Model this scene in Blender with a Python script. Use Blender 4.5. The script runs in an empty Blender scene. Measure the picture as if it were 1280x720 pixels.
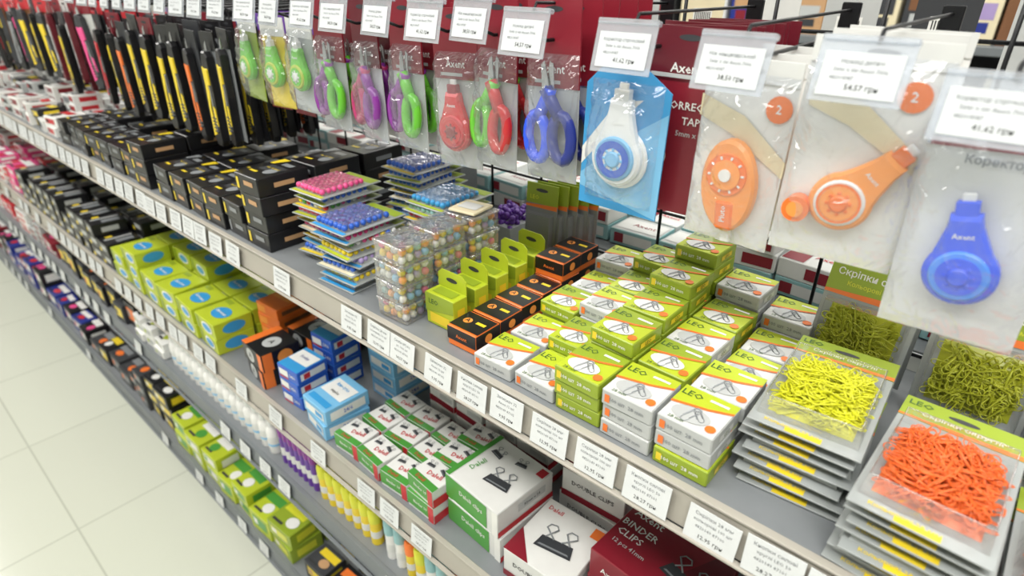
import bpy, math, random
from mathutils import Matrix, Vector
R=random.Random(7)
scene=bpy.context.scene
try:
    scene.view_settings.view_transform='Standard'
except Exception: pass
# ---------------------------------------------------------------- materials
MAT={}
def lin(c):
    return c/12.92 if c<=.04045 else ((c+.055)/1.055)**2.4
def hexc(h):
    return tuple(lin(int(h[i:i+2],16)/255) for i in (0,2,4))+(1,)
def mat(name,h,rough=.45,metal=0,var=.06,scale=30,bump=0,coat=0,emit=0):
    m=bpy.data.materials.new(name); m.use_nodes=True
    nt=m.node_tree; b=nt.nodes['Principled BSDF']
    tc=nt.nodes.new('ShaderNodeTexCoord'); no=nt.nodes.new('ShaderNodeTexNoise')
    no.inputs['Scale'].default_value=scale; no.inputs['Detail'].default_value=3
    nt.links.new(tc.outputs['Object'],no.inputs['Vector'])
    mp=nt.nodes.new('ShaderNodeMapRange'); mp.inputs[3].default_value=1-var*2; mp.inputs[4].default_value=1+var
    nt.links.new(no.outputs['Fac'],mp.inputs[0])
    hs=nt.nodes.new('ShaderNodeHueSaturation'); hs.inputs['Color'].default_value=hexc(h); hs.inputs['Saturation'].default_value=.98
    nt.links.new(mp.outputs[0],hs.inputs['Value'])
    nt.links.new(hs.outputs[0],b.inputs['Base Color'])
    b.inputs['Roughness'].default_value=rough; b.inputs['Metallic'].default_value=metal
    b.inputs['Coat Weight'].default_value=coat
    if emit:
        b.inputs['Emission Color'].default_value=hexc(h); b.inputs['Emission Strength'].default_value=emit
    if bump:
        bp=nt.nodes.new('ShaderNodeBump'); bp.inputs['Strength'].default_value=bump; bp.inputs['Distance'].default_value=.002
        nt.links.new(no.outputs['Fac'],bp.inputs['Height']); nt.links.new(bp.outputs[0],b.inputs['Normal'])
    MAT[name]=m
def clear(name,h='ffffff',haze=.1,gl=.12,scale=45,bump=.5,rough=.12,fk=.6):
    m=bpy.data.materials.new(name); m.use_nodes=True
    nt=m.node_tree; nt.nodes.clear()
    o=nt.nodes.new('ShaderNodeOutputMaterial'); tr=nt.nodes.new('ShaderNodeBsdfTransparent'); tr.inputs[0].default_value=hexc(h)
    g=nt.nodes.new('ShaderNodeBsdfGlossy'); g.inputs['Roughness'].default_value=rough
    d=nt.nodes.new('ShaderNodeBsdfDiffuse'); d.inputs[0].default_value=hexc(h)
    lw=nt.nodes.new('ShaderNodeLayerWeight'); lw.inputs[0].default_value=.35
    ma=nt.nodes.new('ShaderNodeMath'); ma.operation='MULTIPLY_ADD'; ma.inputs[1].default_value=fk; ma.inputs[2].default_value=gl; ma.use_clamp=True
    m1=nt.nodes.new('ShaderNodeMixShader'); m1.inputs[0].default_value=haze
    m2=nt.nodes.new('ShaderNodeMixShader')
    tc=nt.nodes.new('ShaderNodeTexCoord'); no=nt.nodes.new('ShaderNodeTexNoise'); no.inputs['Scale'].default_value=scale; no.inputs['Distortion'].default_value=1.5
    bp=nt.nodes.new('ShaderNodeBump'); bp.inputs['Strength'].default_value=bump; bp.inputs['Distance'].default_value=.01
    L=nt.links.new
    L(tc.outputs['Object'],no.inputs['Vector']); L(no.outputs['Fac'],bp.inputs['Height'])
    L(bp.outputs[0],g.inputs['Normal']); L(bp.outputs[0],lw.inputs['Normal'])
    L(lw.outputs['Facing'],ma.inputs[0]); L(tr.outputs[0],m1.inputs[1]); L(d.outputs[0],m1.inputs[2])
    L(ma.outputs[0],m2.inputs[0]); L(m1.outputs[0],m2.inputs[1]); L(g.outputs[0],m2.inputs[2]); L(m2.outputs[0],o.inputs[0])
    MAT[name]=m
for n,h,r in [('lime','b9c922',.4),('limed','93a824',.4),('green','4a9a3a',.4),('dgreen','3f622c',.4),('white','ebebe7',.4),('paper','dcddda',.5),('pgrey','bcbfbe',.45),
  ('orange','f0761c',.4),('yellow','ecd01c',.4),('lemon','d8da2e',.35),('black','18181b',.35),('dark','37393d',.5),('red','c81f2c',.4),('wine','861226',.4),('wine2','640e1f',.4),
  ('blue','1f5cc6',.35),('lblue','78bce6',.4),('sky','2f9ad8',.4),('teal','93bfc1',.45),('navy','1c2f8a',.4),('pink','e84a8e',.35),('magenta','bd1a6a',.35),('purple','62309a',.35),
  ('cream','e8dcb8',.5),('brown','7a5030',.5),('tan','c2986c',.5),('lilac','a893c6',.4),('grey','85898c',.4),('silver','a9adb0',.35),('peach','f8993a',.4),
  ('o_plas','f4750e',.2),('b_plas','0450ea',.18),('sky_p','2f8cf2',.2),('w_plas','ededea',.25),('r_plas','cc2228',.2),('g_plas','68c82c',.2),('p_plas','8a2f98',.2),('ball_w','e4e6e4',.25),('ink','2e2e30',.6),('inkg','85898d',.6),('tagw','dcdfe0',.35),('labw','d6dadd',.3)]:
    mat(n,h,r,var=.05,coat=.15 if r<=.4 else 0)
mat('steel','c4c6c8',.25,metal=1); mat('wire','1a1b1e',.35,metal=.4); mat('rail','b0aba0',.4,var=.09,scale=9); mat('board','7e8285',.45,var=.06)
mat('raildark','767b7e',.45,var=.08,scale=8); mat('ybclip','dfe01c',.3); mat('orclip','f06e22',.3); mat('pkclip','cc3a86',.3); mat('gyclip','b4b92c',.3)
mat('trayg','a3a8a7',.28,var=.06,bump=.2,coat=.3)
mat('wallp','d9dad6',.7); mat('ceilp','eeeeec',.8); mat('lamp','ffffff',.5,emit=3)
clear('clear',haze=.08); clear('film','fafcff',haze=.06,gl=.05,scale=26,bump=1.0,rough=.07,fk=.42); clear('holder','f0f4fa',haze=.3,gl=.1,bump=.1)
m=bpy.data.materials.new('floor_tile'); m.use_nodes=True; nt=m.node_tree; b=nt.nodes['Principled BSDF']
tc=nt.nodes.new('ShaderNodeTexCoord'); br=nt.nodes.new('ShaderNodeTexBrick'); br.offset=0; br.squash=1
br.inputs['Scale'].default_value=1; br.inputs['Mortar Size'].default_value=.003; br.inputs['Brick Width'].default_value=.6; br.inputs['Row Height'].default_value=.6
br.inputs['Color1'].default_value=hexc('d5d8ca'); br.inputs['Color2'].default_value=hexc('d1d4c6'); br.inputs['Mortar'].default_value=hexc('b8bbad')
mpn=nt.nodes.new('ShaderNodeMapping'); mpn.inputs['Location'].default_value=(.25,.32,0)
nt.links.new(tc.outputs['Object'],mpn.inputs[0]); nt.links.new(mpn.outputs[0],br.inputs['Vector']); nt.links.new(br.outputs[0],b.inputs['Base Color']); b.inputs['Roughness'].default_value=.16
MAT['floor_tile']=m
# ---------------------------------------------------------------- mesh builder
def T(x=0,y=0,z=0,rz=0,rx=0,ry=0,s=1):
    return Matrix.Translation((x,y,z))@Matrix.Rotation(math.radians(rz),4,'Z')@Matrix.Rotation(math.radians(ry),4,'Y')@Matrix.Rotation(math.radians(rx),4,'X')@Matrix.Scale(s,4)
I4=Matrix.Identity(4)
class MB:
    def __init__(s): s.v=[];s.f=[];s.m=[];s.s=[]
    def add(s,o,M=I4):
        n=len(s.v); s.v+= [tuple(M@Vector(p)) for p in o.v]
        s.f+=[tuple(i+n for i in f) for f in o.f]; s.m+=o.m; s.s+=o.s; return s
    def poly(s,pts,m,M=I4,sm=False):
        n=len(s.v); s.v+=[tuple(M@Vector(p)) for p in pts]; s.f.append(tuple(range(n,n+len(pts)))); s.m.append(m); s.s.append(sm)
    def raw(s,v,f,m,M=I4,sm=False):
        n=len(s.v); s.v+=[tuple(M@Vector(p)) for p in v]; s.f+=[tuple(i+n for i in q) for q in f]
        s.m+=([m]*len(f) if isinstance(m,str) else m); s.s+=[sm]*len(f)
    def box(s,w,d,h,m,M=I4,b=.0012,top=None,front=None,right=None):
        b=min(b,w/4,d/4,h/4); X,Y,Z=w/2,d/2,h/2
        v=[];ix={}
        for sx in(-1,1):
            for sy in(-1,1):
                for sz in(-1,1):
                    for k in range(3):
                        p=[sx*(X-b),sy*(Y-b),sz*(Z-b)+Z]
                        if k==0:p[0]=sx*X
                        if k==1:p[1]=sy*Y
                        if k==2:p[2]=sz*Z+Z
                        ix[(sx,sy,sz,k)]=len(v); v.append(p)
        g=lambda a,c,e,k:ix[(a,c,e,k)]
        f=[];mm=[]
        def q(l,mt): f.append(l);mm.append(mt)
        q((g(1,-1,-1,0),g(1,1,-1,0),g(1,1,1,0),g(1,-1,1,0)),right or m)
        q((g(-1,1,-1,0),g(-1,-1,-1,0),g(-1,-1,1,0),g(-1,1,1,0)),m)
        q((g(-1,-1,-1,1),g(1,-1,-1,1),g(1,-1,1,1),g(-1,-1,1,1)),front or m)
        q((g(1,1,-1,1),g(-1,1,-1,1),g(-1,1,1,1),g(1,1,1,1)),m)
        q((g(-1,-1,1,2),g(1,-1,1,2),g(1,1,1,2),g(-1,1,1,2)),top or m)
        q((g(-1,1,-1,2),g(1,1,-1,2),g(1,-1,-1,2),g(-1,-1,-1,2)),m)
        for a in(-1,1):
            for c in(-1,1):
                q((g(a,c,-1,0),g(a,c,-1,1),g(a,c,1,1),g(a,c,1,0)),m)
                q((g(a,-1,c,0),g(a,-1,c,2),g(a,1,c,2),g(a,1,c,0)),m)
                q((g(-1,a,c,1),g(-1,a,c,2),g(1,a,c,2),g(1,a,c,1)),m)
                for e in(-1,1): q((g(a,c,e,0),g(a,c,e,1),g(a,c,e,2)),m)
        s.raw(v,f,mm,M)
    def frus(s,w1,d1,w2,d2,h,m,M=I4,cap=True):
        v=[(-w1/2,-d1/2,0),(w1/2,-d1/2,0),(w1/2,d1/2,0),(-w1/2,d1/2,0),(-w2/2,-d2/2,h),(w2/2,-d2/2,h),(w2/2,d2/2,h),(-w2/2,d2/2,h)]
        f=[(0,1,5,4),(1,2,6,5),(2,3,7,6),(3,0,4,7)]
        if cap:f.append((4,5,6,7))
        s.raw(v,f,m,M)
    def extr(s,ol,z0,z1,m,M=I4,b=0,top=None,sm=False):
        n=len(ol); cx=sum(p[0] for p in ol)/n; cy=sum(p[1] for p in ol)/n
        rm=sum(math.hypot(p[0]-cx,p[1]-cy) for p in ol)/n
        k=1-b/rm if b else 1
        lay=[(z0,k),(z0+b,1),(z1-b,1),(z1,k)] if b else [(z0,1),(z1,1)]
        v=[(cx+(p[0]-cx)*c,cy+(p[1]-cy)*c,z) for z,c in lay for p in ol]
        f=[];L=len(lay)
        for l in range(L-1):
            for i in range(n): j=(i+1)%n; f.append((l*n+i,l*n+j,(l+1)*n+j,(l+1)*n+i))
        s.raw(v,f,m,M,sm)
        s.poly(v[(L-1)*n:],top or m,M); s.poly(v[:n][::-1],m,M)
    def tube(s,pts,r,m,M=I4,n=6,closed=False,flat=1):
        P=[Vector(p) for p in pts]; N=len(P); v=[];f=[]
        up=Vector((0,0,1))
        for i,p in enumerate(P):
            a=P[(i-1)%N] if closed or i>0 else p; c=P[(i+1)%N] if closed or i<N-1 else p
            t=(c-a).normalized(); u=up if abs(t.dot(up))<.95 else Vector((1,0,0))
            x=t.cross(u).normalized(); y=x.cross(t)
            for k in range(n):
                an=2*math.pi*k/n; v.append(tuple(p+x*(r*math.cos(an))+y*(r*flat*math.sin(an))))
        for i in range(N if closed else N-1):
            j=(i+1)%N
            for k in range(n): l=(k+1)%n; f.append((i*n+k,i*n+l,j*n+l,j*n+k))
        if not closed:
            f.append(tuple(range(n))[::-1]); f.append(tuple((N-1)*n+k for k in range(n)))
        s.raw(v,f,m,M,True)
    def lathe(s,pr,m,M=I4,n=14):
        v=[];f=[];mm=[]
        for r,z in pr:
            for k in range(n): a=2*math.pi*k/n; v.append((r*math.cos(a),r*math.sin(a),z))
        for i in range(len(pr)-1):
            for k in range(n): l=(k+1)%n; f.append((i*n+k,i*n+l,(i+1)*n+l,(i+1)*n+k)); mm.append(m if isinstance(m,str) else m[i])
        s.raw(v,f,mm,M,True)
        s.poly([v[(len(pr)-1)*n+k] for k in range(n)],mm[-1],M); s.poly([v[k] for k in range(n)][::-1],mm[0],M)
    def ball(s,r,m,M=I4,a=8,c=5):
        v=[(0,0,-r)];f=[]
        for i in range(1,c):
            ph=math.pi*i/c
            for k in range(a): th=2*math.pi*k/a; v.append((r*math.sin(ph)*math.cos(th),r*math.sin(ph)*math.sin(th),-r*math.cos(ph)))
        v.append((0,0,r)); n=len(v)-1
        for k in range(a):
            l=(k+1)%a; f.append((0,1+l,1+k)); f.append((n,n-a+k,n-a+l))
            for i in range(c-2): f.append((1+i*a+k,1+i*a+l,1+(i+1)*a+l,1+(i+1)*a+k))
        s.raw(v,f,m,M,True)
    def build(s,name,M=I4,parent=None):
        me=bpy.data.meshes.new(name); me.from_pydata(s.v,[],s.f)
        nm=sorted(set(s.m)); 
        for k in nm: me.materials.append(MAT[k])
        ix={k:i for i,k in enumerate(nm)}
        me.polygons.foreach_set('material_index',[ix[k] for k in s.m]); me.polygons.foreach_set('use_smooth',s.s)
        me.update(); o=bpy.data.objects.new(name,me); scene.collection.objects.link(o); o.matrix_world=M
        if parent: o.parent=parent
        return o
_tc={}
def text(st,size,m,off=.012):
    k=(st,size,off)
    if k not in _tc:
        cu=bpy.data.curves.new('t','FONT'); cu.body=st; cu.size=size; cu.resolution_u=1; cu.align_x='CENTER'; cu.align_y='CENTER'; cu.offset=size*off
        o=bpy.data.objects.new('t',cu); scene.collection.objects.link(o)
        dg=bpy.context.evaluated_depsgraph_get(); dg.update(); me=bpy.data.meshes.new_from_object(o.evaluated_get(dg))
        _tc[k]=([tuple(v.co) for v in me.vertices],[tuple(p.vertices) for p in me.polygons])
        bpy.data.objects.remove(o); bpy.data.meshes.remove(me); bpy.data.curves.remove(cu)
    v,f=_tc[k]; b=MB(); b.raw(v,f,m); return b
def circ(r,n=16,cx=0,cy=0,ry=None):
    ry=ry or r; return [(cx+r*math.cos(2*math.pi*i/n),cy+ry*math.sin(2*math.pi*i/n)) for i in range(n)]
def clip_path(L=.03,W=.008):
    p=[]; r=W/2
    def arc(cx,cy,rr,a0,a1,n=4):
        for i in range(n+1):
            a=math.radians(a0+(a1-a0)*i/n); p.append((cx+rr*math.cos(a),cy+rr*math.sin(a),0))
    p.append((-r,-L*.25,0)); arc(0,L/2-r,r,180,0); arc(0.0005,-L/2+r,r-.0005,0,-180); arc(0,L/2-r*2,r*.72,180,0); p.append((r*.72,-L*.2,0))
    return p
def decal(b,w,d,h,face,kind,*a):
    e=.0004
    if face=='T': M=T(0,0,h+e); sx,sy=w,d
    elif face=='F': M=T(0,-d/2-e,h/2,rx=90); sx,sy=w,h
    else: M=T(w/2+e,0,h/2)@Matrix.Rotation(math.pi/2,4,'Z')@Matrix.Rotation(math.pi/2,4,'X'); sx,sy=d,h
    if kind=='poly':
        pts,m,lv=a; b.poly([(x*sx,y*sy,lv*e) for x,y in pts],m,M)
    elif kind=='rect':
        x,y,ww,hh,m,lv=a; b.poly([((x-ww/2)*sx,(y-hh/2)*sy,lv*e),((x+ww/2)*sx,(y-hh/2)*sy,lv*e),((x+ww/2)*sx,(y+hh/2)*sy,lv*e),((x-ww/2)*sx,(y+hh/2)*sy,lv*e)],m,M)
    elif kind=='disc':
        x,y,rx,ry,m,lv=a; b.poly([(p[0],p[1],lv*e) for p in circ(rx*sx,18,x*sx,y*sy,ry*sy)],m,M)
    elif kind=='text':
        st,x,y,size,m,rot,lv=a; b.add(text(st,size,m),M@T(x*sx,y*sy,lv*e,rz=rot))
    elif kind=='pclip':
        x,y,s,m,rot,lv=a; b.tube([(p[0],p[1],0) for p in clip_path(s,s*.3)],s*.02,m,M@T(x*sx,y*sy,lv*e,rz=rot),n=3)
    elif kind=='bclip':
        x,y,s,rot,lv=a; N=M@T(x*sx,y*sy,lv*e,rz=rot)
        b.poly([(-.5*s,-.25*s,0),(.5*s,-.25*s,0),(.42*s,.12*s,0),(-.42*s,.12*s,0)],'dark',N)
        b.poly([(-.42*s,-.18*s,e*.5),(.42*s,-.18*s,e*.5),(.38*s,-.13*s,e*.5),(-.38*s,-.13*s,e*.5)],'grey',N)
        for sg in(-1,1):
            lp=[(sg*.33*s,.1*s,.0005),(sg*.12*s,.42*s,.0005),(sg*.2*s+.0*s,.52*s,.0005),(sg*.36*s,.5*s,.0005),(sg*.42*s,.38*s,.0005),(sg*.1*s,.1*s,.0005)]
            b.tube(lp,s*.022,'grey',N,n=4)
def pbox(w,d,h,m,decals=(),top=None,front=None,right=None):
    b=MB(); b.box(w,d,h,m,top=top,front=front,right=right)
    for dd in decals: decal(b,w,d,h,*dd)
    return b
def at(b,o,x,y,z,rz=0): b.add(o,T(x,y,z,rz=rz))
J=lambda a:R.uniform(-a,a)
Z1,Z2,Z3,Z4,ZF=1.163,.780,.549,.127,-.06
YF=.025
# ---------------------------------------------------------------- room
def plane(name,pts,m):
    b=MB(); b.poly(pts,m); return b.build(name)
X0,X1,Y0,Y1,ZC=-9,4,-3,7,3.2
plane('floor',[(X0,Y0,ZF),(X1,Y0,ZF),(X1,Y1,ZF),(X0,Y1,ZF)],'floor_tile')
plane('ceiling',[(X0,Y0,ZC),(X0,Y1,ZC),(X1,Y1,ZC),(X1,Y0,ZC)],'ceilp')
plane('wall_back',[(X0,Y1,ZF),(X1,Y1,ZF),(X1,Y1,ZC),(X0,Y1,ZC)],'wallp')
plane('wall_front',[(X1,Y0,ZF),(X0,Y0,ZF),(X0,Y0,ZC),(X1,Y0,ZC)],'wallp')
plane('wall_left',[(X0,Y0,ZF),(X0,Y1,ZF),(X0,Y1,ZC),(X0,Y0,ZC)],'wallp')
plane('wall_right',[(X1,Y1,ZF),(X1,Y0,ZF),(X1,Y0,ZC),(X1,Y1,ZC)],'wallp')
E=.70
for (x,y,sx,sy,e) in [(-3,-1.1,9,.5,190),(-3,1.6,9,.5,150),(.6,-.3,1.2,1.2,22),(-3,4.6,9,.5,100)]:
    l=bpy.data.lights.new('ceiling_lamp_light','AREA'); l.shape='RECTANGLE'; l.size=sx; l.size_y=sy; l.energy=e*E; l.color=(1,.97,.92)
    o=bpy.data.objects.new('ceiling_lamp_light',l); scene.collection.objects.link(o); o.location=(x,y,ZC-.09)
    b=MB(); b.box(sx,sy,.06,'white',T(0,0,0)); b.poly([(-sx/2+.02,-sy/2+.02,-.002),(-sx/2+.02,sy/2-.02,-.002),(sx/2-.02,sy/2-.02,-.002),(sx/2-.02,-sy/2+.02,-.002)],'lamp')
    fx=b.build('ceiling_lamp',T(x,y,ZC-.06)); o.parent=fx; o.matrix_parent_inverse=fx.matrix_world.inverted()
w=bpy.data.worlds.new('World'); scene.world=w; w.use_nodes=True
w.node_tree.nodes['Background'].inputs[0].default_value=(.8,.85,.9,1); w.node_tree.nodes['Background'].inputs[1].default_value=.4
# ---------------------------------------------------------------- gondola
XL,XR=-7.5,.75; XC=(XL+XR)/2; W=XR-XL
g=MB()
for z in (Z1,Z2,Z3,Z4):
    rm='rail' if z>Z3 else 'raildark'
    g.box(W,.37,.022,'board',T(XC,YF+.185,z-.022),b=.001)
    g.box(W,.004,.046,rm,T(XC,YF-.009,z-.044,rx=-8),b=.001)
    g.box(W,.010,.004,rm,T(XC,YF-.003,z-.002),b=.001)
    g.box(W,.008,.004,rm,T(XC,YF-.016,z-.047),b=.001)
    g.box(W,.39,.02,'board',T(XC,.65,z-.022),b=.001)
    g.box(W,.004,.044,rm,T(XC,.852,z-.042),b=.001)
g.box(W,.78,abs(Z4-.03-ZF),'raildark',T(XC,.44,ZF),b=.002)
g.box(W,.012,Z1-Z4,'pgrey',T(XC,.44,Z4),b=.002)
x=XL
while x<=XR:
    g.box(.03,.05,1.78-ZF,'raildark',T(x,.44,ZF),b=.002); x+=1.65
g.build('gondola_shelving_unit')
g=MB(); x=XL
while x<XR:
    g.tube([(x,.40,Z1-.01),(x,.40,1.75)],.0025,'wire',n=5); x+=.12
for z in (1.18,1.28,1.38,1.48,1.55,1.66):
    g.tube([(XL,.404,z),(XR,.404,z)],.0025,'wire',n=5)
g.build('wire_grid_panel')
# ---------------------------------------------------------------- price tags
def tag(w,h,k):
    b=MB(); b.box(w,.0008,h,'tagw',T(0,0,-h/2),b=.0001)
    M=T(0,-.0008,0,rx=90)
    b.add(text(['Скріпки 28 мм','Кнопки силові','Затискач 32','Скоби №24/6'][k%4],h*.14,'inkg',0),M@T(0,h*.33,0))
    b.add(text(['кольорові 100 шт','круглі LEO 50','Axent 12 шт','уп. 1000 шт'][k%4],h*.12,'inkg',0),M@T(0,h*.15,0))
    b.add(text('4820149 8710%d'%k,h*.12,'inkg',0),M@T(-w*.03,-h*.04,0))
    b.add(text(['12,95 грн','28,27 грн','9,95 грн','14,57 грн'][k%4],h*.16,'ink',0),M@T(w*.02,-h*.3,0))
    return b
TG=[tag(.052,.040,k) for k in range(4)]
def tags(name,z,x0,x1,st,p):
    b=MB(); x=x0
    while x>x1:
        if R.random()<p: b.add(TG[R.randrange(4)],T(x+J(.009),YF-.0145,z-.022+J(.003),rx=-8)@T(ry=J(2)))
        x-=st
    b.build(name)
tags('shelf_price_tags',Z1,.12,-4.5,.064,.82)
tags('shelf_price_tags',Z2,-.2,-4.5,.078,.7)
tags('shelf_price_tags',Z3,-.5,-4.5,.1,.55)
tags('shelf_price_tags',Z4,-.8,-4.5,.14,.4)
# ---------------------------------------------------------------- paper clip boxes
def clipbox(kind):
    w,d,h=.060,.062,.0195
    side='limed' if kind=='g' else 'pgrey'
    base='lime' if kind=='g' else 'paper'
    D=[('T','poly',[(-.5,.5),(.5,.5),(.5,.28),(.1,.12),(-.5,-.02)],'lime' if kind!='g' else 'limed',1),
       ('T','poly',[(-.5,-.02),(.1,.12),(.5,.28),(.5,.22),(.1,.06),(-.5,-.08)],'orange',1.2),
       ('T','text','LEO',-.28,.3,.013,'dgreen',0,2),
       ('T','rect',.2,.34,.34,.06,'white',2),
       ('T','disc',-.05,-.2,.34,.2,'paper' if kind=='g' else 'pgrey',1.5),
       ('T','pclip',-.05,-.2,.028,'silver',-18,2.5),
       ('T','pclip',.07,-.15,.022,'grey',40,2.5),
       ('T','disc',.36,-.33,.09,.09,'orange',2),
       ('T','text','28 mm',-.2,-.43,.006,'dgreen',0,2),
       ('F','text','100 шт  28 mm',0,.0,.0065,'white' if kind=='g' else 'inkg',0,1),
       ('F','rect',-.38,0,.1,.5,'orange' if kind!='g' else 'yellow',1),
       ('R','rect',0,.0,.5,.35,'yellow' if kind=='g' else 'paper',1),
       ('R','text','LEO',0,0,.007,'dgreen',0,2)]
    return pbox(w,d,h,side,D,top=base)
CG,CW=clipbox('g'),clipbox('w')
cols=[(-.180,'wwwww',[3,3,2,2,3]),(-.244,'wgwgw',[3,3,3,3,4]),(-.309,'ggggg',[3,4,4,5,6]),(-.373,'wgwgg',[1,2,3,3,4]),(-.438,'wwgww',[1,1,2,2,3])]
for cx,kk,hs in cols:
    b=MB()
    for r in range(5):
        y=.066+r*.0665
        for l in range(hs[r]):
            at(b,CG if kk[r]=='g' or (kk[r]=='w' and R.random()<.12) else CW,cx+J(.0018),y+J(.002),Z1+.0005+l*.0200,J(2.5))
    b.build('paper_clip_box_stack')
OB=pbox(.052,.047,.03,'orange',[('T','rect',0,.0,1,.85,'black',1),('T','disc',-.2,0,.13,.14,'peach',2),('T','text','A',-.2,0,.012,'black',0,3),('T','rect',.22,.05,.3,.12,'yellow',2),('F','rect',0,.15,1,.65,'black',1),('F','text','Axent',0,.1,.008,'orange',0,2),('R','rect',0,.15,1,.65,'black',1),('R','disc',0,.1,.15,.22,'peach',2)])
b=MB()
for r in range(6):
    at(b,OB,-.505-.003*r+J(.001),.07+r*.0495,Z1+.0005,J(2))
    if r>3: at(b,OB,-.505-.003*r+J(.002),.07+r*.0495,Z1+.031,J(3))
b.build('drawing_pin_box_row')
HB=pbox(.056,.028,.05,'lime',[('T','rect',0,0,.7,.6,'limed',1),('F','poly',[(-.5,.5),(.5,.5),(.5,.1),(-.5,-.1)],'limed',1),('F','rect',0,-.25,.7,.3,'yellow',1),('F','text','LEO',-.2,.25,.011,'dgreen',0,2),('R','rect',0,0,.5,.4,'yellow',1)])
HB.extr([(-.028,.0),(.028,.0),(.028,.02),(.02,.027),(-.02,.027),(-.028,.02)],0,.001,'lime',T(0,.013,.0505,rx=90))
HB.poly([(p[0],p[1],.0015) for p in circ(.011,14,0,.014,.0035)],'dark',T(0,.013,.0505,rx=90))
b=MB()
for r in range(5): at(b,HB,-.569-.003*r+J(.001),.08+r*.047,Z1+.0005,J(3))
b.build('hanging_pin_box_row')
pal=['ball_w','ball_w','pink','lblue','yellow','lilac','peach','teal']
def pincube():
    b=MB(); w=.06;h=.029
    for zl in range(2):
        for i in range(4):
            for j in range(4):
                b.ball(.0062,R.choice(pal),T(-.0205+i*.0137+J(.001),-.0205+j*.0137+J(.001),.0075+zl*.0125),7,5)
    b.box(w,w,h,'clear',b=.002); b.box(w+.002,w+.002,.004,'clear',T(0,0,h-.003),b=.0005)
    return b
PC=[pincube() for _ in range(3)]
b=MB()
for (x,y,n) in [(-.638,.065,4),(-.642,.135,4),(-.642,.205,4)]:
    for l in range(n): at(b,PC[l%3],x+J(.002),y+J(.002),Z1+.0005+l*.0302,J(3))
b.add(pbox(.05,.05,.004,'cream',[('T','rect',0,0,.7,.5,'paper',1)]),T(-.642,.205,Z1+.123,rz=8))
b.build('push_pin_box_stack')
b=MB()
for i in range(90): b.ball(.0055,'purple',T(-.685+J(.03),.35+J(.038),Z1+.05+R.random()*.022),7,5)
b.frus(.075,.085,.06,.08,.052,'trayg',T(-.685,.35,Z1+.0005))
b.build('purple_push_pin_tray')
def tray(cm,full):
    b=MB(); w,d=.088,.125
    b.box(w,d,.0022,'trayg',b=.0008)
    b.frus(w-.014,d-.04,w-.02,d-.048,.0115,'trayg' if not full else 'clear',T(0,-.01,.0022),cap=True)
    c=R.choice(['lime','yellow','sky','cream'])
    b.poly([(-w/2+.003,-d/2+.002,.0026),(w/2-.003,-d/2+.002,.0026),(w/2-.003,-d/2+.009,.0026),(-w/2+.003,-d/2+.009,.0026)],c)
    b.poly([(-w/2+.003,d/2-.022,.0026),(w/2-.003,d/2-.022,.0026),(w/2-.003,d/2-.002,.0026),(-w/2+.003,d/2-.002,.0026)],'limed')
    nx,ny=7,8
    for i in range(nx):
        for j in range(ny):
            if full or i in(0,nx-1) or j==0:
                b.ball(.0052,cm if isinstance(cm,str) else R.choice(cm),T(-.033+i*.011+J(.001),-.05+j*.0112+J(.001),.0085),8,5)
    return b
mx=['pink','yellow','blue','green','red','ball_w']
stacks=[(-.895,.135,['lblue','blue','yellow','pink','magenta','lblue','pink',mx,'blue','pink'],2),(-.845,.29,['blue']*11,4),(-.79,.105,['sky','yellow','blue','lilac','yellow',mx,'magenta','blue'],2),(-.735,.24,['pink','blue','magenta','yellow','lblue','pink','magenta','teal','sky'],3)]
for x,y,cs,rot in stacks:
    b=MB(); n=len(cs)
    for l,c in enumerate(cs):
        at(b,tray(c,l==n-1),x+J(.005),y+J(.006),Z1+.0005+l*.0136,rot+J(6))
    b.build('ball_pin_tray_stack')
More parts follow.
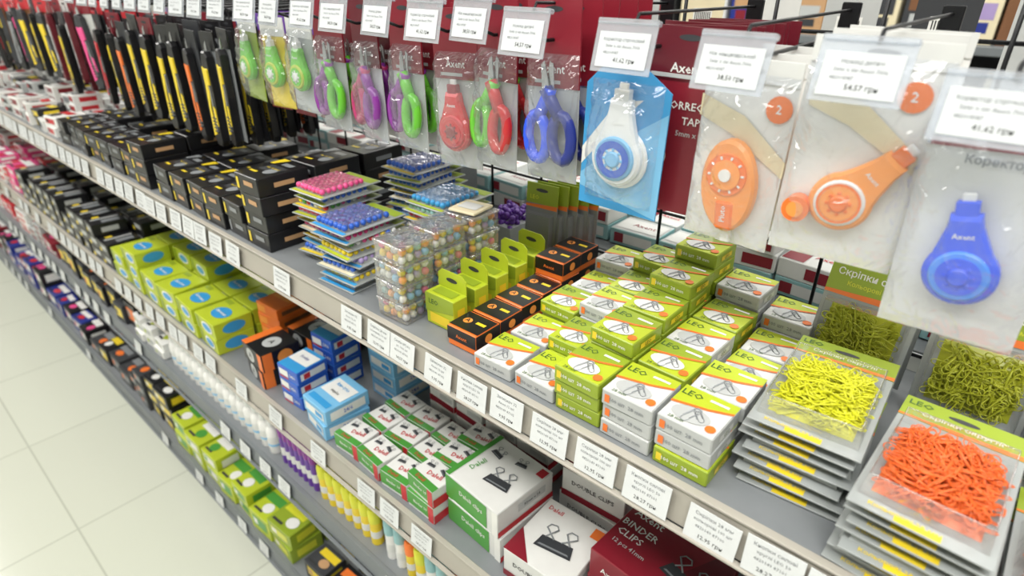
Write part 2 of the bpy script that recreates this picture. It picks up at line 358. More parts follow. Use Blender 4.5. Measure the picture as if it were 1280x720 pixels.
# ---------------------------------------------------------------- paper clip blister packs
def clipt(m):
    b=MB(); b.tube(clip_path(.030,.0078),.00062,m,n=4); return b
def heap(m,w,d,hm,n):
    b=MB(); c=clipt(m)
    b.frus(w*.95,d*.95,w*.6,d*.6,hm*.45,m)
    for i in range(n):
        x=J(w/2-.008);y=J(d/2-.008); k=max(0,1-(2*x/w)**4)*max(0,1-(2*y/d)**4)
        z=.001+hm*k*(.35+.65*i/n)
        b.add(c,T(x,y,z,rz=R.uniform(0,360),rx=J(22),ry=J(28)))
    return b
def blister(m,full,w=.10,d=.185,cn=230):
    b=MB()
    b.box(w,d,.0018,'trayg',b=.0007)
    bd=d*.66; cy=-d*.10
    b.extr([(-w/2,0),(w/2,0),(w/2,d*.2),(-w/2,d*.2)],.0019,.0026,'limed',T(0,d/2-d*.2,0))
    b.poly([(-w/2,d/2-d*.2,.0028),(w/2,d/2-d*.2,.0028),(w/2,d/2-d*.165,.0028),(-w/2,d/2-d*.185,.0028)],'orange')
    b.poly([(p[0],p[1],.0029) for p in circ(.013,14,0,d/2-d*.07,.0035)],'dark')
    b.add(text('LEO',.012,'dgreen'),T(-w*.36,d/2-d*.055,.003)); b.add(text('Скріпки округлі',.0085,'white'),T(0,d/2-d*.135,.003))
    b.add(text('Кольорові 28 мм',.0065,'yellow'),T(-.01,-d/2+d*.04,.0024))
    b.extr([(-.016,-.003),(.016,-.003),(.016,.003),(-.016,.003)],.0019,.0022,'yellow',T(.0,-d/2+.004,0))
    if full:
        b.add(heap(m,w*.8,bd*.88,.019,cn),T(0,cy,.002))
        b.frus(w*.9,bd,w*.84,bd*.93,.021,'clear',T(0,cy,.002),cap=False)
        r=[(-w*.42,-bd*.465),(w*.42,-bd*.465),(w*.42,bd*.465),(-w*.42,bd*.465)]
        b.tube([(p[0],p[1],.0225) for p in r],.0008,'clear',T(0,cy,0),n=4,closed=True)
    else:
        b.frus(w*.9,bd,w*.84,bd*.93,.0095,'trayg',T(0,cy,.002))
    return b
def blstack(name,m,x,y,n,rot,tilt=0,cn=250):
    b=MB(); low=blister(m,False)
    for l in range(n):
        last=l==n-1
        b.add(blister(m,True,cn=cn) if last else low,T(x+(0 if last else J(.004)),y+(0 if last else J(.006)),Z1+.001+l*.0118,rz=rot+(0 if last else J(2.5)),rx=tilt*l/n))
    return b.build(name)
blstack('yellow_paper_clip_blister_stack','ybclip',-.092,.168,7,3)
blstack('orange_paper_clip_blister_stack','orclip',.018,.118,7,-2)
blstack('orange_paper_clip_blister_stack','orclip',.128,.112,3,0,cn=150)
blstack('pink_paper_clip_blister_stack','pkclip',.130,.31,7,0,cn=150)
def standcard(m):
    b=MB(); w,h=.104,.165
    b.box(w,h,.0018,'trayg',b=.0007)
    b.extr([(-w/2,h*.14),(w/2,h*.14),(w/2,h*.5),(-w/2,h*.5)],.0019,.0026,'limed')
    b.poly([(-w/2,h*.14,.0028),(w/2,h*.14,.0028),(w/2,h*.2,.0028),(-w/2,h*.165,.0028)],'orange')
    b.poly([(p[0],p[1],.0029) for p in circ(.013,14,0,h*.43,.0035)],'dark')
    b.add(text('LEO',.012,'dgreen'),T(-w*.34,h*.43,.003)); b.add(text('Скріпки округлі',.0115,'white'),T(0,h*.31,.003)); b.add(text('Кольорові 28 мм',.0075,'lemon'),T(0,h*.235,.003))
    b.add(heap(m,w*.78,h*.45,.014,110),T(0,-h*.14,.002))
    b.frus(w*.9,h*.56,w*.84,h*.5,.017,'clear',T(0,-h*.16,.002),cap=False)
    b.add(text('28mm x 100',.007,'white'),T(0,-h*.46,.0024))
    return b
for (x,y,rz,m) in [(-.100,.318,-4,'gyclip'),(.018,.316,3,'gyclip'),(-.098,.352,0,'gyclip'),(.02,.35,2,'gyclip')]:
    standcard(m).build('standing_paper_clip_blister',T(x,y,Z1+.0835,rz=rz,rx=76))
SC=MB(); SC.box(.062,.0025,.105,'grey',b=.0008); SC.box(.062,.003,.035,'limed',T(0,0,.104),b=.0008); SC.poly([(-.031,.0,0),(.031,0,0),(.031,.008,0),(-.031,.004,0)],'orange',T(0,-.002,.098,rx=90))
SC.poly([(p[0],p[1],0) for p in circ(.012,14,0,0,.003)],'dark',T(0,-.0021,.128,rx=90)); SC.add(text('LEO',.01,'lemon'),T(-.014,-.0021,.115,rx=90)); SC.frus(.05,.08,.044,.074,.008,'grey',T(0,-.0013,.05,rx=90))
b=MB()
for i in range(5): b.add(SC,T(-.602+i*.012,.325+i*.012,Z1+.001,rz=6+J(2),rx=-4))
b.build('standing_pin_card_row')
# ---------------------------------------------------------------- black yellow boxes
def blackbox(w,d,h,k):
    D=[('T','poly',[(-.5,.5),(-.2,.5),(-.35,.2),(-.5,.2)],'yellow' if k%2 else 'grey',1),('T','disc',.2,-.1,.16,.14,'inkg',1),('T','rect',.1,.3,.4,.12,'grey',1),('T','rect',-.2,-.25,.3,.06,'yellow',1),('T','rect',.05,.02,.7,.3,'dark',.7),('T','text','No.10 1000',.05,.02,.008,'yellow',0,2),('F','rect',.1,.1,.4,.25,'tan' if k==1 else 'grey',1),('F','rect',-.38,0,.1,.6,'yellow' if k else 'grey',1),('R','rect',0,0,.4,.25,'tan' if k else 'grey',1)]
    return pbox(w,d,h,'black',D)
BB=[blackbox(.075,.1,.034,k) for k in range(3)]
for (x0,n) in [(-1.02,6),(-1.555,8)]:
    b=MB()
    for i in range(n):
        x=x0-i*.083
        for j in range(3):
            hh=(3 if i==0 else 2)+(1 if x0>-1.2 and i<1 else 0)-(1 if R.random()<.2 else 0)
            for l in range(hh): at(b,R.choice(BB),x+J(.003),.085+j*.108+J(.004),Z1+.0005+l*.0345,J(5))
    b.build('stapler_refill_box_pile')
def pile(name,x0,x1,z,pal,wr=(.06,.09),dr=(.07,.1),hr=(.02,.04),top=.08,ys=(.08,.19,.3),jj=4):
    b=MB(); x=x0
    while x>x1:
        w=R.uniform(*wr)
        if x-w<x1: break
        for y in ys:
            d=R.uniform(*dr); h=R.uniform(*hr); c=R.choice(pal)
            o=pbox(w,d,h,c[0],[('T','rect',J(.1),.2,.8,.3,c[1],1),('T','disc',J(.2),-.15,.2,.18,c[2],2),('T','rect',-.2,-.35,.4,.08,'ink',1.5),('F','rect',0,.05,.7,.5,c[1],1),('F','rect',-.2,.05,.2,.3,c[2],2),('R','rect',0,.0,.6,.5,c[1],1)],top=c[0])
            for l in range(max(1,int(R.uniform(.6,1)*top/h))): at(b,o,x-w/2+J(.003),y+J(.004),z+.0005+l*(h+.0006),J(jj))
        x-=w+.008
    return b.build(name)
pile('white_refill_box_pile',-2.24,-4.2,Z1,[('white','red','black'),('paper','grey','grey'),('white','wine','pgrey'),('pgrey','black','red'),('black','yellow','grey')],hr=(.025,.04),top=.09,jj=8)
pile('mixed_stationery_box_pile',-4.25,-7.2,Z1,[('white','red','black'),('wine','pink','grey'),('white','wine','pgrey')],wr=(.1,.2),hr=(.03,.06),top=.1)
# ---------------------------------------------------------------- second shelf
RB=pbox(.165,.12,.055,'wine',[('T','text','Axent',-.3,.33,.019,'white',0,1),('T','text','BINDER',-.3,.12,.017,'white',0,1),('T','text','CLIPS',-.33,-.04,.017,'white',0,1),('T','text','12 pcs 41mm',-.27,-.2,.010,'pgrey',0,1),('T','poly',[(.05,-.5),(.5,-.5),(.5,.5),(.35,.5)],'wine2',1),('T','bclip',.22,-.1,.06,-12,2),('F','text','Axent BINDER CLIPS',0,0,.014,'white',0,1),('R','rect',0,0,.7,.5,'white',1)])
b=MB(); 
for l in range(2): at(b,RB,-.225+J(.002),.15,Z2+.0005-0+l*.0555,-3+J(2))
for l in range(2): at(b,RB,-.045,.17,Z2+.0005+l*.0555,2)
b.build('binder_clip_box_stack')
def wclip(w,d,h,s):
    return pbox(w,d,h,'paper',[('T','bclip',.02,-.08,s,8,2),('T','text','Dalell',-.3,.36,.012,'red',0,1),('T','rect',.38,.36,.16,.16,'orange',1),('T','poly',[(-.5,-.5),(-.1,-.5),(-.5,-.1)],'wine',1),('F','rect',0,-.38,1,.22,'wine',1),('F','text','DOUBLE CLIPS',0,.1,.012,'ink',0,1),('R','rect',0,-.38,1,.22,'red',1),('R','rect',.1,.12,.5,.3,'pgrey',1),('R','text','41mm x 12',0.1,.12,.008,'ink',0,2)],top='white')
b=MB(); q=wclip(.115,.125,.058,.062)
at(b,q,-.377,.11,Z2+.0005,3); at(b,q,-.38,.255,Z2+.0005,-2); at(b,q,-.378,.255,Z2+.06,4); at(b,pbox(.1,.1,.05,'dark',[('T','rect',0,0,.9,.8,'grey',1)]),-.25,.29,Z2+.0005,2)
b.build('binder_clip_box_stack')
q=pbox(.125,.125,.052,'paper',[('T','bclip',.12,-.12,.05,8,2),('T','bclip',-.25,.22,.026,-10,2),('T','text','Dalell',-.3,-.1,.014,'green',80,2),('T','rect',-.46,0,.08,1,'green',1),('T','rect',.42,.38,.12,.14,'red',1),('T','bclip',.12,.3,.022,14,2),('F','rect',-.1,.0,.8,.9,'green',1),('F','text','Dalell clips',0,.1,.013,'white',0,2),('F','rect',.45,0,.1,1,'white',1),('R','rect',0,-.38,1,.22,'red',1),('R','rect',.1,.12,.5,.3,'pgrey',1),('R','text','32mm x 24',0.1,.12,.008,'ink',0,2)],top='white')
b=MB()
for l in range(2): at(b,q,-.508+J(.003),.12,Z2+.0005+l*.053,-3+J(3))
b.build('binder_clip_box_stack')
DL=pbox(.068,.056,.036,'paper',[('T','rect',0,-.38,1,.24,'green',1),('T','text','Dalell',-.1,-.38,.010,'red',0,2),('T','text','Dalell',.1,-.02,.014,'red',12,2),('T','bclip',-.25,.2,.018,10,2),('T','bclip',.2,.25,.018,-20,2),('F','rect',0,.1,1,.8,'green',1),('F','text','Binder 19',0,.1,.009,'white',0,2),('R','rect',0,-.25,1,.5,'red',1),('F','rect',.4,0,.2,1,'red',2)],top='white')
DR=pbox(.075,.065,.036,'paper',[('T','rect',-.35,0,.3,1,'wine',1),('T','text','Dalell',.12,.2,.015,'red',10,2),('T','bclip',.15,-.2,.024,-10,2),('F','rect',0,-.3,1,.4,'wine',1),('F','rect',.2,.2,.5,.3,'pgrey',1),('R','rect',0,-.3,1,.4,'red',1)],top='white')
b=MB()
for i,x in enumerate([-.835,-.762,-.689,-.614]):
    for j in range(3):
        for l in range(1 if i<3 else 2): at(b,DL,x+J(.002),.065+j*.06+J(.002),Z2+.0005+l*.0365,J(4))
b.build('small_binder_clip_box_pile')
b=MB()
for i,x in enumerate([-.77,-.69,-.61,-.53]):
    for j in range(2):
        for l in range(3): at(b,DR,x+J(.002),.262+j*.07,Z2+.0005+l*.0365,J(4))
b.build('small_binder_clip_box_pile')
LB=pbox(.085,.10,.036,'lblue',[('T','rect',0,.1,.85,.45,'white',1),('T','text','kw-trio',0,.2,.014,'sky',0,2),('T','text','staples',0,0,.010,'ink',0,2),('T','rect',0,-.35,.8,.14,'sky',1),('F','rect',0,0,.8,.5,'white',1),('F','rect',.2,0,.3,.3,'sky',2),('R','rect',0,0,.8,.55,'white',1),('R','text','24/6',0,0,.012,'blue',0,2)],top='lblue')
b=MB()
for l in range(2): at(b,LB,-.93+J(.002),.085,Z2+.0005+l*.0366,-6+J(4))
for y in(.243,.346):
    for l in range(4): at(b,LB,-.918+J(.002),y,Z2+.0005+l*.0366,J(3))
b.build('staple_box_stack')
BW=pbox(.07,.075,.032,'blue',[('T','rect',0,.1,.9,.5,'white',1),('T','text','Scoby',0,.12,.012,'navy',0,2),('F','rect',-.2,.0,.45,.5,'white',1),('F','text','24/6',.25,0,.012,'white',0,2),('F','rect',-.2,-.35,.45,.12,'red',2),('R','rect',0,0,.8,.5,'white',1),('R','rect',-.2,0,.2,.4,'red',2)],top='sky')
b=MB()
for l in range(3): at(b,BW,-1.05+J(.003),.085,Z2+.0005+l*.0325,4+J(4))
for l in range(4): at(b,BW,-1.055+J(.003),.175,Z2+.0005+l*.0325,4+J(4))
b.build('blue_staple_box_stack')
BO=pbox(.095,.09,.044,'black',[('T','rect',-.38,0,.24,1,'orange',1),('T','disc',.1,0,.22,.24,'pgrey',1),('T','text','A',.1,0,.02,'black',0,2),('F','rect',.4,0,.2,1,'orange',1),('F','disc',-.1,0,.2,.4,'pgrey',1),('F','text','A',-.1,0,.02,'black',0,2),('R','rect',-.35,0,.25,1,'orange',1),('R','disc',.1,0,.2,.4,'peach',1)])
b=MB()
for l in range(2): at(b,BO,-1.185+J(.003),.085,Z2+.0005+l*.0445,-4+J(4))
for l in range(2): at(b,BO,-1.165,.19,Z2+.0005+l*.0445,3)
at(b,BO,-1.165,.29,Z2+.0005,3)
b.build('black_paper_clip_box_stack')
OR=pbox(.085,.10,.03,'orange',[('T','rect',.0,.05,.8,.3,'peach',1),('T','text','BUROMAX',0,.05,.01,'wine',0,2),('F','rect',-.25,0,.35,.6,'peach',1),('R','rect',0,0,.75,.35,'brown',1)],top='orange')
b=MB()
for l in range(4): at(b,OR,-1.288+J(.002),.185,Z2+.0005+l*.0305+.0,4+J(4))
at(b,OR,-1.285,.30,Z2+.0005,3)
b.build('orange_push_pin_box_stack')
GB=pbox(.105,.095,.042,'lime',[('T','disc',.05,-.05,.3,.24,'sky',1),('T','text','Buromax',.05,-.05,.013,'white',0,2),('T','rect',-.3,.35,.3,.14,'limed',1),('F','disc',.1,0,.28,.36,'white',1),('F','disc',.1,0,.22,.24,'sky',2),('F','rect',-.38,0,.16,.8,'limed',1),('R','disc',0,0,.3,.35,'sky',1)],top='lime')
b=MB()
for (x,ns) in [(-1.405,(2,2,1)),(-1.52,(2,2,2))]:
    for j,n in enumerate(ns):
        for l in range(n): at(b,GB,x+J(.003),.078+j*.1,Z2+.0005+l*.0425,J(4))
b.build('green_pin_box_stack')
b=MB()
for (x,ns) in [(-1.64,(2,3,3)),(-1.755,(2,3,3)),(-1.87,(3,3,2)),(-1.985,(2,2,2))]:
    for j,n in enumerate(ns):
        for l in range(n): at(b,GB,x+J(.003),.078+j*.1,Z2+.0005+l*.0425,J(4))
b.build('green_pin_box_stack')
b=MB(); BW2=pbox(.085,.10,.04,'black',[('T','rect',-.1,0,.12,.8,'pgrey',1),('T','rect',.25,.1,.3,.5,'grey',1),('T','rect',-.35,-.2,.2,.2,'yellow',1),('F','rect',.1,.1,.5,.4,'pgrey',1),('F','rect',-.3,-.2,.2,.3,'yellow',1),('R','rect',0,0,.5,.4,'pgrey',1)])
for i in range(11):
    for j in range(3):
        for l in range(R.choice([2,3,3])): at(b,BW2,-2.11-i*.093+J(.003),.08+j*.108,Z2+.0005+l*.0405,J(4))
b.build('black_hole_punch_box_pile')
pile('red_stationery_box_pile',-3.14,-7.2,Z2,[('wine','white','pink'),('pink','white','red'),('white','red','wine'),('red','pgrey','white')],wr=(.08,.14),top=.13)
# ---------------------------------------------------------------- third shelf
BT=MB(); BT.lathe([(.0165,0),(.0175,.003),(.0175,.066),(.014,.074),(.0105,.078),(.0105,.080)],'w_plas',n=14); BT.lathe([(.0115,.0),(.0115,.02),(.008,.027)],'ball_w',T(0,0,.080),n=12)
BT.lathe([(.0178,0),(.0178,.034)],'paper',T(0,0,.018),n=14); BT.lathe([(.0180,0),(.0180,.006)],'lblue',T(0,0,.024),n=14)
b=MB()
for i in range(16):
    for j in range(5): at(b,BT,-1.21-i*.038,.056+j*.04,Z3+.0005)
b.build('correction_fluid_bottle_group')
def pen(c1,c2,h,r):
    b=MB(); b.lathe([(r,0),(r,h*.65)],c1,n=10); b.lathe([(r*1.08,0),(r*1.08,h*.3),(r*.8,h*.35)],c2,T(0,0,h*.65),n=10); b.lathe([(r*1.02,0),(r*1.02,h*.2)],'paper',T(0,0,h*.2),n=10); return b
PP=pen('purple','p_plas',.125,.0095); GY=pen('yellow','lemon',.095,.0135); GL=pen('w_plas','teal',.105,.013); GO=pen('yellow','orange',.09,.012)
b=MB()
for i in range(7):
    for j in range(6): at(b,PP,-1.02-i*.0225,.052+j*.022,Z3+.0005)
b.build('purple_marker_group')
b=MB()
for i in range(7):
    for j in range(5): at(b,GY,-.80-i*.031,.055+j*.032,Z3+.0005)
b.build('glue_stick_group')
b=MB()
for i in range(9):
    for j in range(5): at(b,[GL,GY,GO,GL][(i+j)%4],-.50-i*.031,.055+j*.032,Z3+.0005)
b.build('liquid_glue_bottle_group')
pile('boxed_correction_set_pile',-1.83,-2.05,Z3,[('white','pgrey','lime')],top=.1)
pile('black_yellow_sharpener_box_pile',-2.06,-2.9,Z3,[('black','yellow','orange'),('dark','yellow','black'),('black','orange','grey')],hr=(.05,.1),top=.14)
pile('pink_stationery_box_pile',-2.92,-7.2,Z3,[('wine','white','pink'),('white','red','wine'),('pgrey','wine','black'),('red','white','pink')],wr=(.08,.16),top=.12)
# ---------------------------------------------------------------- bottom shelf
pile('green_glue_box_pile',-1.23,-2.0,Z4,[('lime','green','white'),('lime','white','green'),('limed','lemon','white')],wr=(.09,.12),dr=(.09,.1),hr=(.05,.08),top=.17)
pile('black_orange_box_pile',-.6,-1.22,Z4,[('black','orange','yellow'),('dark','yellow','tan')],wr=(.08,.1),hr=(.04,.07),top=.1)
pile('dark_stationery_box_pile',-2.02,-2.9,Z4,[('black','yellow','white'),('dark','grey','orange'),('white','navy','yellow')],wr=(.08,.12),hr=(.04,.08),top=.18)
pile('mixed_low_box_pile',-2.92,-7.2,Z4,[('wine','white','pink'),('navy','white','red'),('white','red','wine'),('black','white','pink')],wr=(.08,.16),hr=(.04,.08),top=.2)
# ---------------------------------------------------------------- hanging products
def ring(b,r0,r1,z,m,cx=0,cy=0,n=24):
    v=[(cx+r*math.cos(2*math.pi*k/n),cy+r*math.sin(2*math.pi*k/n),z) for r in(r0,r1) for k in range(n)]
    b.raw(v,[(k,(k+1)%n,n+(k+1)%n,n+k) for k in range(n)],m)
def dispenser(body,ringm,hub,Rr=.026,L=.055,nose=None):
    b=MB(); ol=[]
    for i in range(25):
        a=math.radians(140+i*260/24); ol.append((Rr*math.cos(a),Rr*math.sin(a)))
    ol+=[(Rr*.62,Rr*1.05),(Rr*.46,L*.78),(Rr*.4,L),(-Rr*.4,L),(-Rr*.46,L*.78),(-Rr*.62,Rr*1.05)]
    b.extr(ol,0,.013,body,b=.003,sm=False)
    b.lathe([(Rr*.8,.0),(Rr*.8,.0145),(Rr*.74,.0155)],ringm,n=26)
    b.lathe([(Rr*.6,.0),(Rr*.6,.0165)],body,n=22)
    b.lathe([(Rr*.3,.0),(Rr*.3,.018),(Rr*.24,.019)],hub,n=16)
    for k in range(8):
        a=k*math.pi/4; b.box(.003,.003,.0175,hub,T(Rr*.36*math.cos(a),Rr*.36*math.sin(a),0,rz=math.degrees(a)),b=.0004)
    b.box(Rr*.6,.012,.009,nose or hub,T(0,L+.004,.002),b=.001); b.box(Rr*.35,.008,.004,'w_plas',T(0,L+.012,.004),b=.001)
    b.add(text('Axent',.006,'white'),T(0,Rr*1.25,.0135))
    return b
def ovaldisp(body,ringm,hub):
    b=MB(); b.extr([(x,y) for x,y in circ(.027,26,0,0,.045)],0,.014,body,b=.003)
    b.lathe([(.02,0),(.02,.0155)],ringm,T(0,.012,0),n=24); b.lathe([(.0145,0),(.0145,.017)],body,T(0,.012,0),n=20); b.lathe([(.006,0),(.006,.019)],hub,T(0,.012,0),n=12)
    for k in range(10):
        a=k*math.pi/5; b.box(.003,.002,.0165,hub,T(.0165*math.cos(a),.012+.0165*math.sin(a),0,rz=math.degrees(a)),b=.0003)
    b.box(.02,.03,.016,ringm,T(0,-.028,0),b=.003); b.add(text('Pluto',.008,'white'),T(0,-.026,.0166,rz=90))
    b.box(.01,.014,.006,'w_plas',T(0,-.05,.003),b=.001)
    return b
def scissors(c1,c2):
    b=MB()
    for sg,c in((-1,c1),(1,c2)):
        b.tube([(sg*.0135+.0105*math.cos(a),-.028+.021*math.sin(a),.006) for a in [2*math.pi*k/16 for k in range(16)]],.0058,c,n=6,closed=True)
        b.tube([(sg*.012,-.010,.006),(sg*.004,.004,.006),(-sg*.003,.016,.006)],.0065,c,n=6)
        b.extr([(-sg*.006,.01),(sg*.003,.01),(-sg*.002,.04),(-sg*.006,.037)] if sg<0 else [(sg*.003,.01),(-sg*.006,.01),(-sg*.006,.037),(-sg*.002,.04)],.005+sg*.001,.006+sg*.001,'steel')
    b.lathe([(.003,0),(.003,.010)],'steel',T(0,.008,0),n=10)
    return b
def pillow(w,h,bulge,m):
    nx,ny=12,18; v=[];f=[]
    for j in range(ny+1):
        for i in range(nx+1):
            u=i/nx*2-1;t=j/ny*2-1
            z=bulge*((1-u*u)**.5)*((1-t*t)**.4)+ (J(.0028) if 0<i<nx and 0<j<ny else 0)
            v.append((u*w/2,t*h/2,max(z,0)+.001))
    for j in range(ny):
        for i in range(nx): a=j*(nx+1)+i; f.append((a,a+1,a+nx+2,a+nx+1))
    b=MB(); b.raw(v,f,m,sm=True); return b
def bag(w,h,back,head,hh,content,cz,title=None,tcol='white',film=True,cs=1,crot=0,extra=None):
    b=MB()
    b.extr([(-w/2,-h),(w/2,-h),(w/2,-hh),(-w/2,-hh)],-.001,0,back)
    b.extr([(-w/2,-hh),(w/2,-hh),(w/2,0),(-w/2,0)],-.001,.0015,head)
    b.poly([(p[0],p[1],.0018) for p in circ(.012,14,0,-.010,.003)],'dark')
    if title: b.add(text(title,min(.013,w*.2),tcol),T(0,-hh*.78,.002)); 
    if title: b.box(w*.5,.004,.0004,'pgrey',T(-w*.1,-hh*.93,.0016),b=.0001)
    if extra: b.add(extra)
    if content: b.add(content,T(0,cz,.0015,s=cs,rz=crot))
    if film: b.add(pillow(w,h-hh*.6,.024,'film'),T(0,-(h+hh*.6)/2,0))
    return b
HZ=1.55
def label(k):
    b=MB(); w,h=.066,.046
    b.box(w,.0012,h,'holder',T(0,0,-h),b=.0003)
    b.box(w*.84,.0006,h*.70,'labw',T(0,-.0013,-h*.90),b=.0001)
    M=T(0,-.002,-h/2,rx=90)
    b.add(text(['Коректор стрічковий','Ножиці дитячі','Ніж канцелярський'][k%3],.0044,'inkg',0),M@T(0,.007,0)); b.add(text('5мм х 6м Axent 7006',.0040,'inkg',0),M@T(0,.001,0))
    b.add(text('482014987',.0038,'inkg',0),M@T(-.012,-.005,0))
    b.add(text(['41,62 грн','54,57 грн','38,50 грн'][k%3],.0058,'ink',0),M@T(.004,-.0115,0)); b.box(w,.008,.005,'holder',T(0,.002,-.002),b=.001)
    return b
LBL=[label(k) for k in range(3)]
def hook(x,yf=.125,k=0,lab=True,dz=0,lx=0):
    b=MB()
    b.tube([(0,.40-yf,HZ),(0,.02,HZ-.003),(0,.0,HZ+.004)],.0022,'wire',n=5)
    b.tube([(0,.40-yf,HZ+.025),(0,.0,HZ+.025+dz),(0,-.006,HZ+.015+dz)],.0018,'wire',n=5)
    b.box(.02,.006,.045,'wire',T(0,.398-yf,HZ-.012),b=.001)
    if lab: b.add(LBL[k%3],T(lx,-.008,HZ+.018+dz,rx=-14,rz=J(5)))
    return b.build('display_hook',T(x,yf,0))
def hang(name,tmpl,x,ys,ztop,rz=0,jr=4):
    b=MB()
    for i,y in enumerate(ys):
        o=tmpl[i] if isinstance(tmpl,list) and i<len(tmpl) else (tmpl[-1] if isinstance(tmpl,list) else tmpl)
        b.add(o,T(0+J(.003),y,0+J(.002),rz=rz+J(jr),rx=90)@T(rz=J(2)))
    return b.build(name,T(x,0,ztop))
BL=dispenser('b_plas','sky_p','b_plas',.026,.05)
ex=MB(); ex.poly([(-.045,-.03,.002),(.045,-.03,.002),(.045,-.024,.002),(-.045,-.024,.002)],'wine'); ex.add(text('Коректор',.009,'inkg'),T(0,-.038,.002))
hang('blue_correction_tape_pack',[bag(.096,.185,'paper','holder',.03,BL,-.125,None,film=True,extra=ex,cs=.98,crot=9),bag(.095,.185,'paper','holder',.03,BL,-.12,film=False)],-.028,[.145,.20],1.53,-2,2)
OD=dispenser('peach','w_plas','o_plas',.028,.06,nose='o_plas'); OD.lathe([(.013,0),(.013,.015)],'o_plas',T(-.02,-.034,0),n=16)
OD.lathe([(.008,0),(.008,.0165)],'peach',T(-.02,-.034,0),n=14); ring(OD,.0170,.0195,.0168,'o_plas')
def exo():
    ex=MB(); ex.poly([(p[0],p[1],.002) for p in circ(.012,18,.03,-.04)],'orange'); ex.add(text('2',.011,'white'),T(.03,-.04,.0025))
    ex.poly([(-.045,-.055,.0017),(-.01,-.068,.0017),(.045,-.1,.0017),(.045,-.085,.0017),(.0,-.05,.0017),(-.045,-.035,.0017)],'cream'); return ex
hang('orange_correction_tape_pack',[bag(.103,.188,'white','paper',.02,OD,-.130,None,film=True,extra=exo(),cs=.90,crot=-38),bag(.1,.188,'white','paper',.02,OD,-.13,film=False,crot=-40)],-.121,[.15,.20,.25],1.57,3,2)
OV=ovaldisp('peach','o_plas','white')
hang('orange_correction_roller_pack',[bag(.088,.175,'white','paper',.02,OV,-.115,None,film=True,extra=exo(),cs=1,crot=6),bag(.09,.17,'white','paper',.02,OV,-.1,film=False)],-.219,[.15,.19,.24],1.548,-3,2)
def bluecard():
    b=MB(); w,h=.10,.155
    b.extr([(-w/2,-h),(w/2,-h),(w/2,-.02),(w/2-.03,0),(-w/2+.02,0),(-w/2,-.02)],-.001,.0006,'sky')
    b.poly([(-w/2,-h+.02,.001),(w/2,-h+.001,.001),(w/2,-.04,.001),(.02,-.06,.001),(-w/2,-.12,.001)],'lblue')
    b.poly([(-w/2,-.09,.0011),(-.01,-.035,.0011),(.02,-.03,.0011),(-.01,-.06,.0011),(-w/2,-.11,.0011)],'white')
    b.extr(circ(.034,26,0,-.093),.001,.006,'w_plas',b=.002)
    tp=dispenser('w_plas','lblue','lblue',.030,.062,nose='w_plas'); b.add(tp,T(0,-.092,.002))
    ring(b,.012,.020,.0192,'blue',0,-.092)
    b.add(pillow(w*.85,h*.85,.026,'film'),T(0,-.08,.0))
    return b
hang('blue_correction_tape_card',[bluecard()],-.345,[.148],1.528,2,0)
def winecard():
    w,h=.105,.19; ex=MB(); ex.add(text('CORRECTION',.011,'white'),T(.016,-.075,.002)); ex.add(text('TAPE',.011,'white'),T(.016,-.09,.002)); ex.add(text('5mm x 6m',.008,'pgrey'),T(.016,-.103,.002)); ex.poly([(p[0],p[1],.002) for p in circ(.012,16,-.02,-.13)],'paper')
    return bag(w,h,'wine','wine2',.05,None,-.1,'Axent',extra=ex,film=False)
wc=winecard(); hang('red_correction_tape_card',[wc],-.297,[.175,.2,.225,.25,.275,.3,.325],1.565,4)
def scp(c1,c2,head='wine',w=.07,h=.20,film=True): return bag(w,h,'pgrey',head,.092,scissors(c1,c2),-.112,'Axent',film=film,cs=1.25,crot=J(7))
def sc(name,x,c1,c2,head='wine',zt=1.588,w=.07,ys=(.15,.185,.22,.26,.3)):
    hang(name,[scp(c1,c2,head,w),scp(c1,c2,head,w,film=False)],x,ys,zt,J(5))
sc('blue_scissors_pack',-.445,'b_plas','navy')
sc('green_scissors_pack',-.53,'g_plas','r_plas')
hang('red_correction_tape_pack',[bag(.075,.2,'pgrey','wine',.085,dispenser('r_plas','red','wine',.027,.05),-.15,'Axent'),bag(.075,.2,'wine2','wine',.085,dispenser('r_plas','red','wine',.024,.05),-.15,'Axent',film=False)],-.605,[.15,.185,.22,.26],1.575,4)
sc('purple_scissors_pack',-.705,'p_plas','g_plas','wine',1.58)
sc('pink_scissors_pack',-.795,'magenta','p_plas','wine2',1.58)
sc('purple_scissors_pack',-.885,'p_plas','g_plas','wine',1.58)
gt=dispenser('g_plas','lime','white',.024,.045)
for i,x in enumerate((-.97,-1.06,-1.15)):
    hang('green_correction_tape_pack',[bag(.07,.15,['pgrey','yellow','limed'][i],'white',.03,gt,-.09,None),bag(.07,.17,'wine','purple',.03,gt,-.1,film=False)],x,[.15,.19,.23,.27],1.545,J(5))
def cutter(c='yellow',c2='black'):
    b=MB(); ol=[(-.013,-.08),(-.008,-.088),(.008,-.088),(.013,-.078),(.0115,-.03),(.014,.0),(.0115,.04),(.0105,.07),(.004,.078),(-.006,.078),(-.012,.06),(-.0105,.02),(-.0125,-.02)]
    b.extr(ol,0,.014,c2,b=.002)
    b.extr([(-.0115,-.07),(-.001,-.066),(-.005,-.02),(.001,.01),(-.005,.05),(-.0105,.052),(-.009,.02),(-.011,-.02)],.012,.0155,c)
    b.extr([(.004,-.045),(.0105,-.05),(.0095,-.02),(.004,-.015)],.012,.0155,c)
    b.box(.011,.028,.017,c,T(.003,.036,0),b=.001); b.box(.003,.08,.0148,'steel',T(.002,-.02,0),b=.0005)
    for k in range(5): b.box(.014,.0022,.0165,'dark',T(.002,-.06+k*.006,0),b=.0004)
    b.extr([(-.005,.078),(.004,.078),(.003,.096),(-.004,.088)],.005,.0065,'steel'); return b
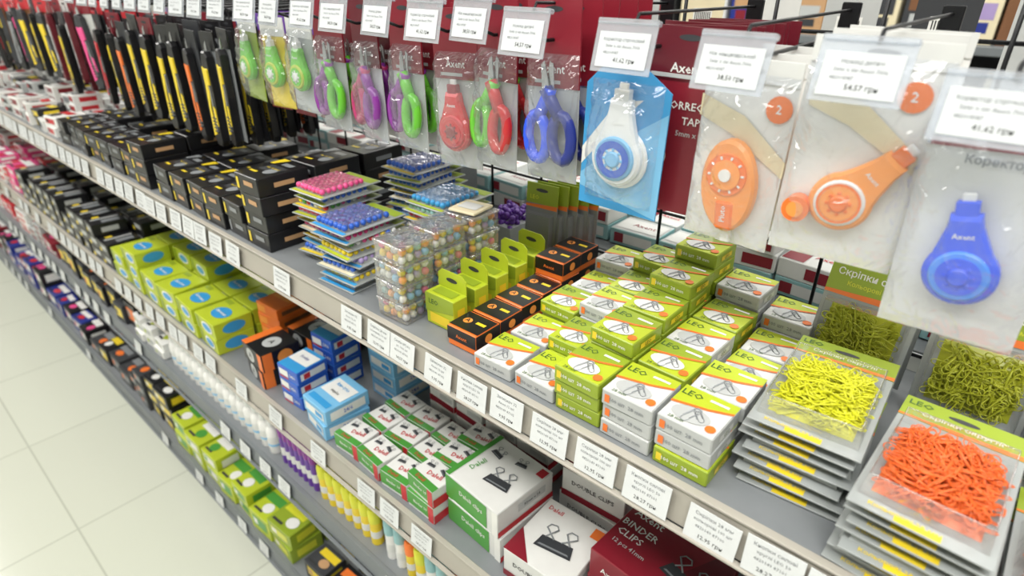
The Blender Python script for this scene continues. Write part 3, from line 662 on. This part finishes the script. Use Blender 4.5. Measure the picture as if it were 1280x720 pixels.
def cutpack(c,bk,hd='black',c2='black',w=.058,h=.215,film=False): return bag(w,h,bk,hd,.035,cutter(c,c2),-.125,None,film=film,cs=1.15,crot=J(6))
cy=[cutpack('yellow','dark'),cutpack('yellow','black','wine'),cutpack('orange','dark','dark'),cutpack('yellow','black'),cutpack('yellow','grey','black')]
for i in range(9):
    hang('utility_knife_pack',R.sample(cy,5),-1.245-i*.078+J(.01),[.15,.19,.23,.27,.31],1.515+J(.015),J(10),jr=8)
tp=[cutpack('red','wine','paper','dark'),cutpack('grey','dark','red','black'),cutpack('pink','paper','wine','dark'),cutpack('yellow','black','dark','black'),cutpack('pgrey','black','wine','wine2'),cutpack('red','black','dark','black',h=.17),cutpack('yellow','brown','red','dark',h=.19)]
for i in range(26):
    hang('craft_knife_pack',R.sample(tp,5),-1.97-i*.095+J(.015),[.15,.19,.23,.27,.31],1.52+J(.03),J(14),jr=14)
for i in range(14):
    hang('pen_blister_pack',R.sample(tp,3),-4.5-i*.19,[.15,.22,.3],1.53+J(.04),J(14),jr=12)
xs=[-.03,-.117,-.215,-.325,-.445,-.53,-.605,-.705,-.795,-.885,-.97,-1.06,-1.15]
dzs=[-.014,.002,.000,.004,.010,.018,.014,.014,.014,.014,.014,.014,.014]
for i,x in enumerate(xs): hook(x,.118+.006*(i%2),i,True,dzs[i],-.006)
for i in range(9): hook(-1.25-i*.078,.122,i,True,.012)
for i in range(20): hook(-1.97-i*.095,.122,i,i%2==0,.015)
# ---------------------------------------------------------------- far side of gondola + next aisle
AX=pbox(.095,.07,.03,'teal',[('T','rect',0,.0,.9,.7,'paper',1),('T','text','Axent',.05,0,.018,'wine',0,2),('F','rect',0,.0,.8,.6,'paper',1),('F','rect',-.3,0,.2,.6,'wine',2),('R','rect',0,0,.7,.6,'paper',1)],top='pgrey')
AW=pbox(.095,.07,.03,'paper',[('T','rect',-.3,.0,.35,.9,'wine',1),('T','text','Axent',.15,0,.016,'red',0,2),('F','rect',0.2,.0,.5,.6,'wine',1)],top='paper')
b=MB()
for i in range(22):
    for j in range(3):
        for l in range(R.choice([1,2,2,3])): at(b,R.choice([AX,AW,AX]),.2-i*.102,.52+j*.08,Z1+.0005+l*.0305,J(6))
b.build('eraser_box_pile')
def farpile(name,x0,x1,y,z,pal,hm):
    b=MB(); x=x0
    while x>x1:
        w=R.uniform(.05,.14); h=R.uniform(hm*.5,hm); c=R.choice(pal)
        b.add(pbox(w,.12,h,c,[('F','rect',0,.1,.7,.3,R.choice(pal),1),('F','rect',0,-.2,.5,.2,R.choice(pal),1)]),T(x,y,z+.001,rz=J(5))); x-=w+.02
    b.build(name)
P1=['grey','paper','lilac','wine','pgrey','navy','grey','dark','cream','tan','brown','dark']
g=MB()
for z in (.2,.6,1.0,1.35,1.7):
    g.box(9,.4,.03,'raildark',T(-3.5,2.5,z),b=.002)
g.box(9,.02,2.0,'dark',T(-3.5,2.72,ZF),b=.002)
g.build('opposite_gondola_shelving_unit')
for z in (.23,.63,1.03,1.38): farpile('aisle_product_row',.9,-7.5,2.42,z,P1,.26)
for i in range(18):
    w=.075; b=MB(); c=R.choice(['paper','grey','lilac','pgrey','limed','grey','cream','paper','dark'])
    b.extr([(-w/2,-.2),(w/2,-.2),(w/2,0),(-w/2,0)],-.001,.001,c)
    b.extr([(-.018,-.09),(.018,-.09),(.018,-.06),(-.018,-.06)],-.0016,-.001,'white')
    for k in range(9): b.extr([(-.015+k*.0035,-.087),(-.0135+k*.0035,-.087),(-.0135+k*.0035,-.065),(-.015+k*.0035,-.065)],-.002,-.0016,'ink')
    b.build('far_side_hanging_pack',T(.3-i*.115,.62+J(.04),1.615+J(.015),rz=180+J(8),rx=90))
hb=MB(); hb.tube([(-3,.62,1.62),(.6,.62,1.62)],.004,'steel',n=6)
hb.build('far_side_hanging_bar')
# ---------------------------------------------------------------- camera
cam=bpy.data.cameras.new('camera'); co=bpy.data.objects.new('camera',cam); scene.collection.objects.link(co)
th=math.atan(400/760)
fx,fy=-.665,.747
n=math.hypot(fx,fy); fx/=n; fy/=n
d=Vector((fx*math.cos(th),fy*math.cos(th),-math.sin(th)))
co.location=(0,-.42,1.617); co.rotation_euler=d.to_track_quat('-Z','Y').to_euler()
cam.lens=21.375; cam.sensor_width=36; cam.clip_start=.02
cam.dof.use_dof=True; cam.dof.focus_distance=.78; cam.dof.aperture_fstop=4.0
scene.camera=co
print('verts',sum(len(o.data.vertices) for o in scene.objects if o.type=='MESH'))
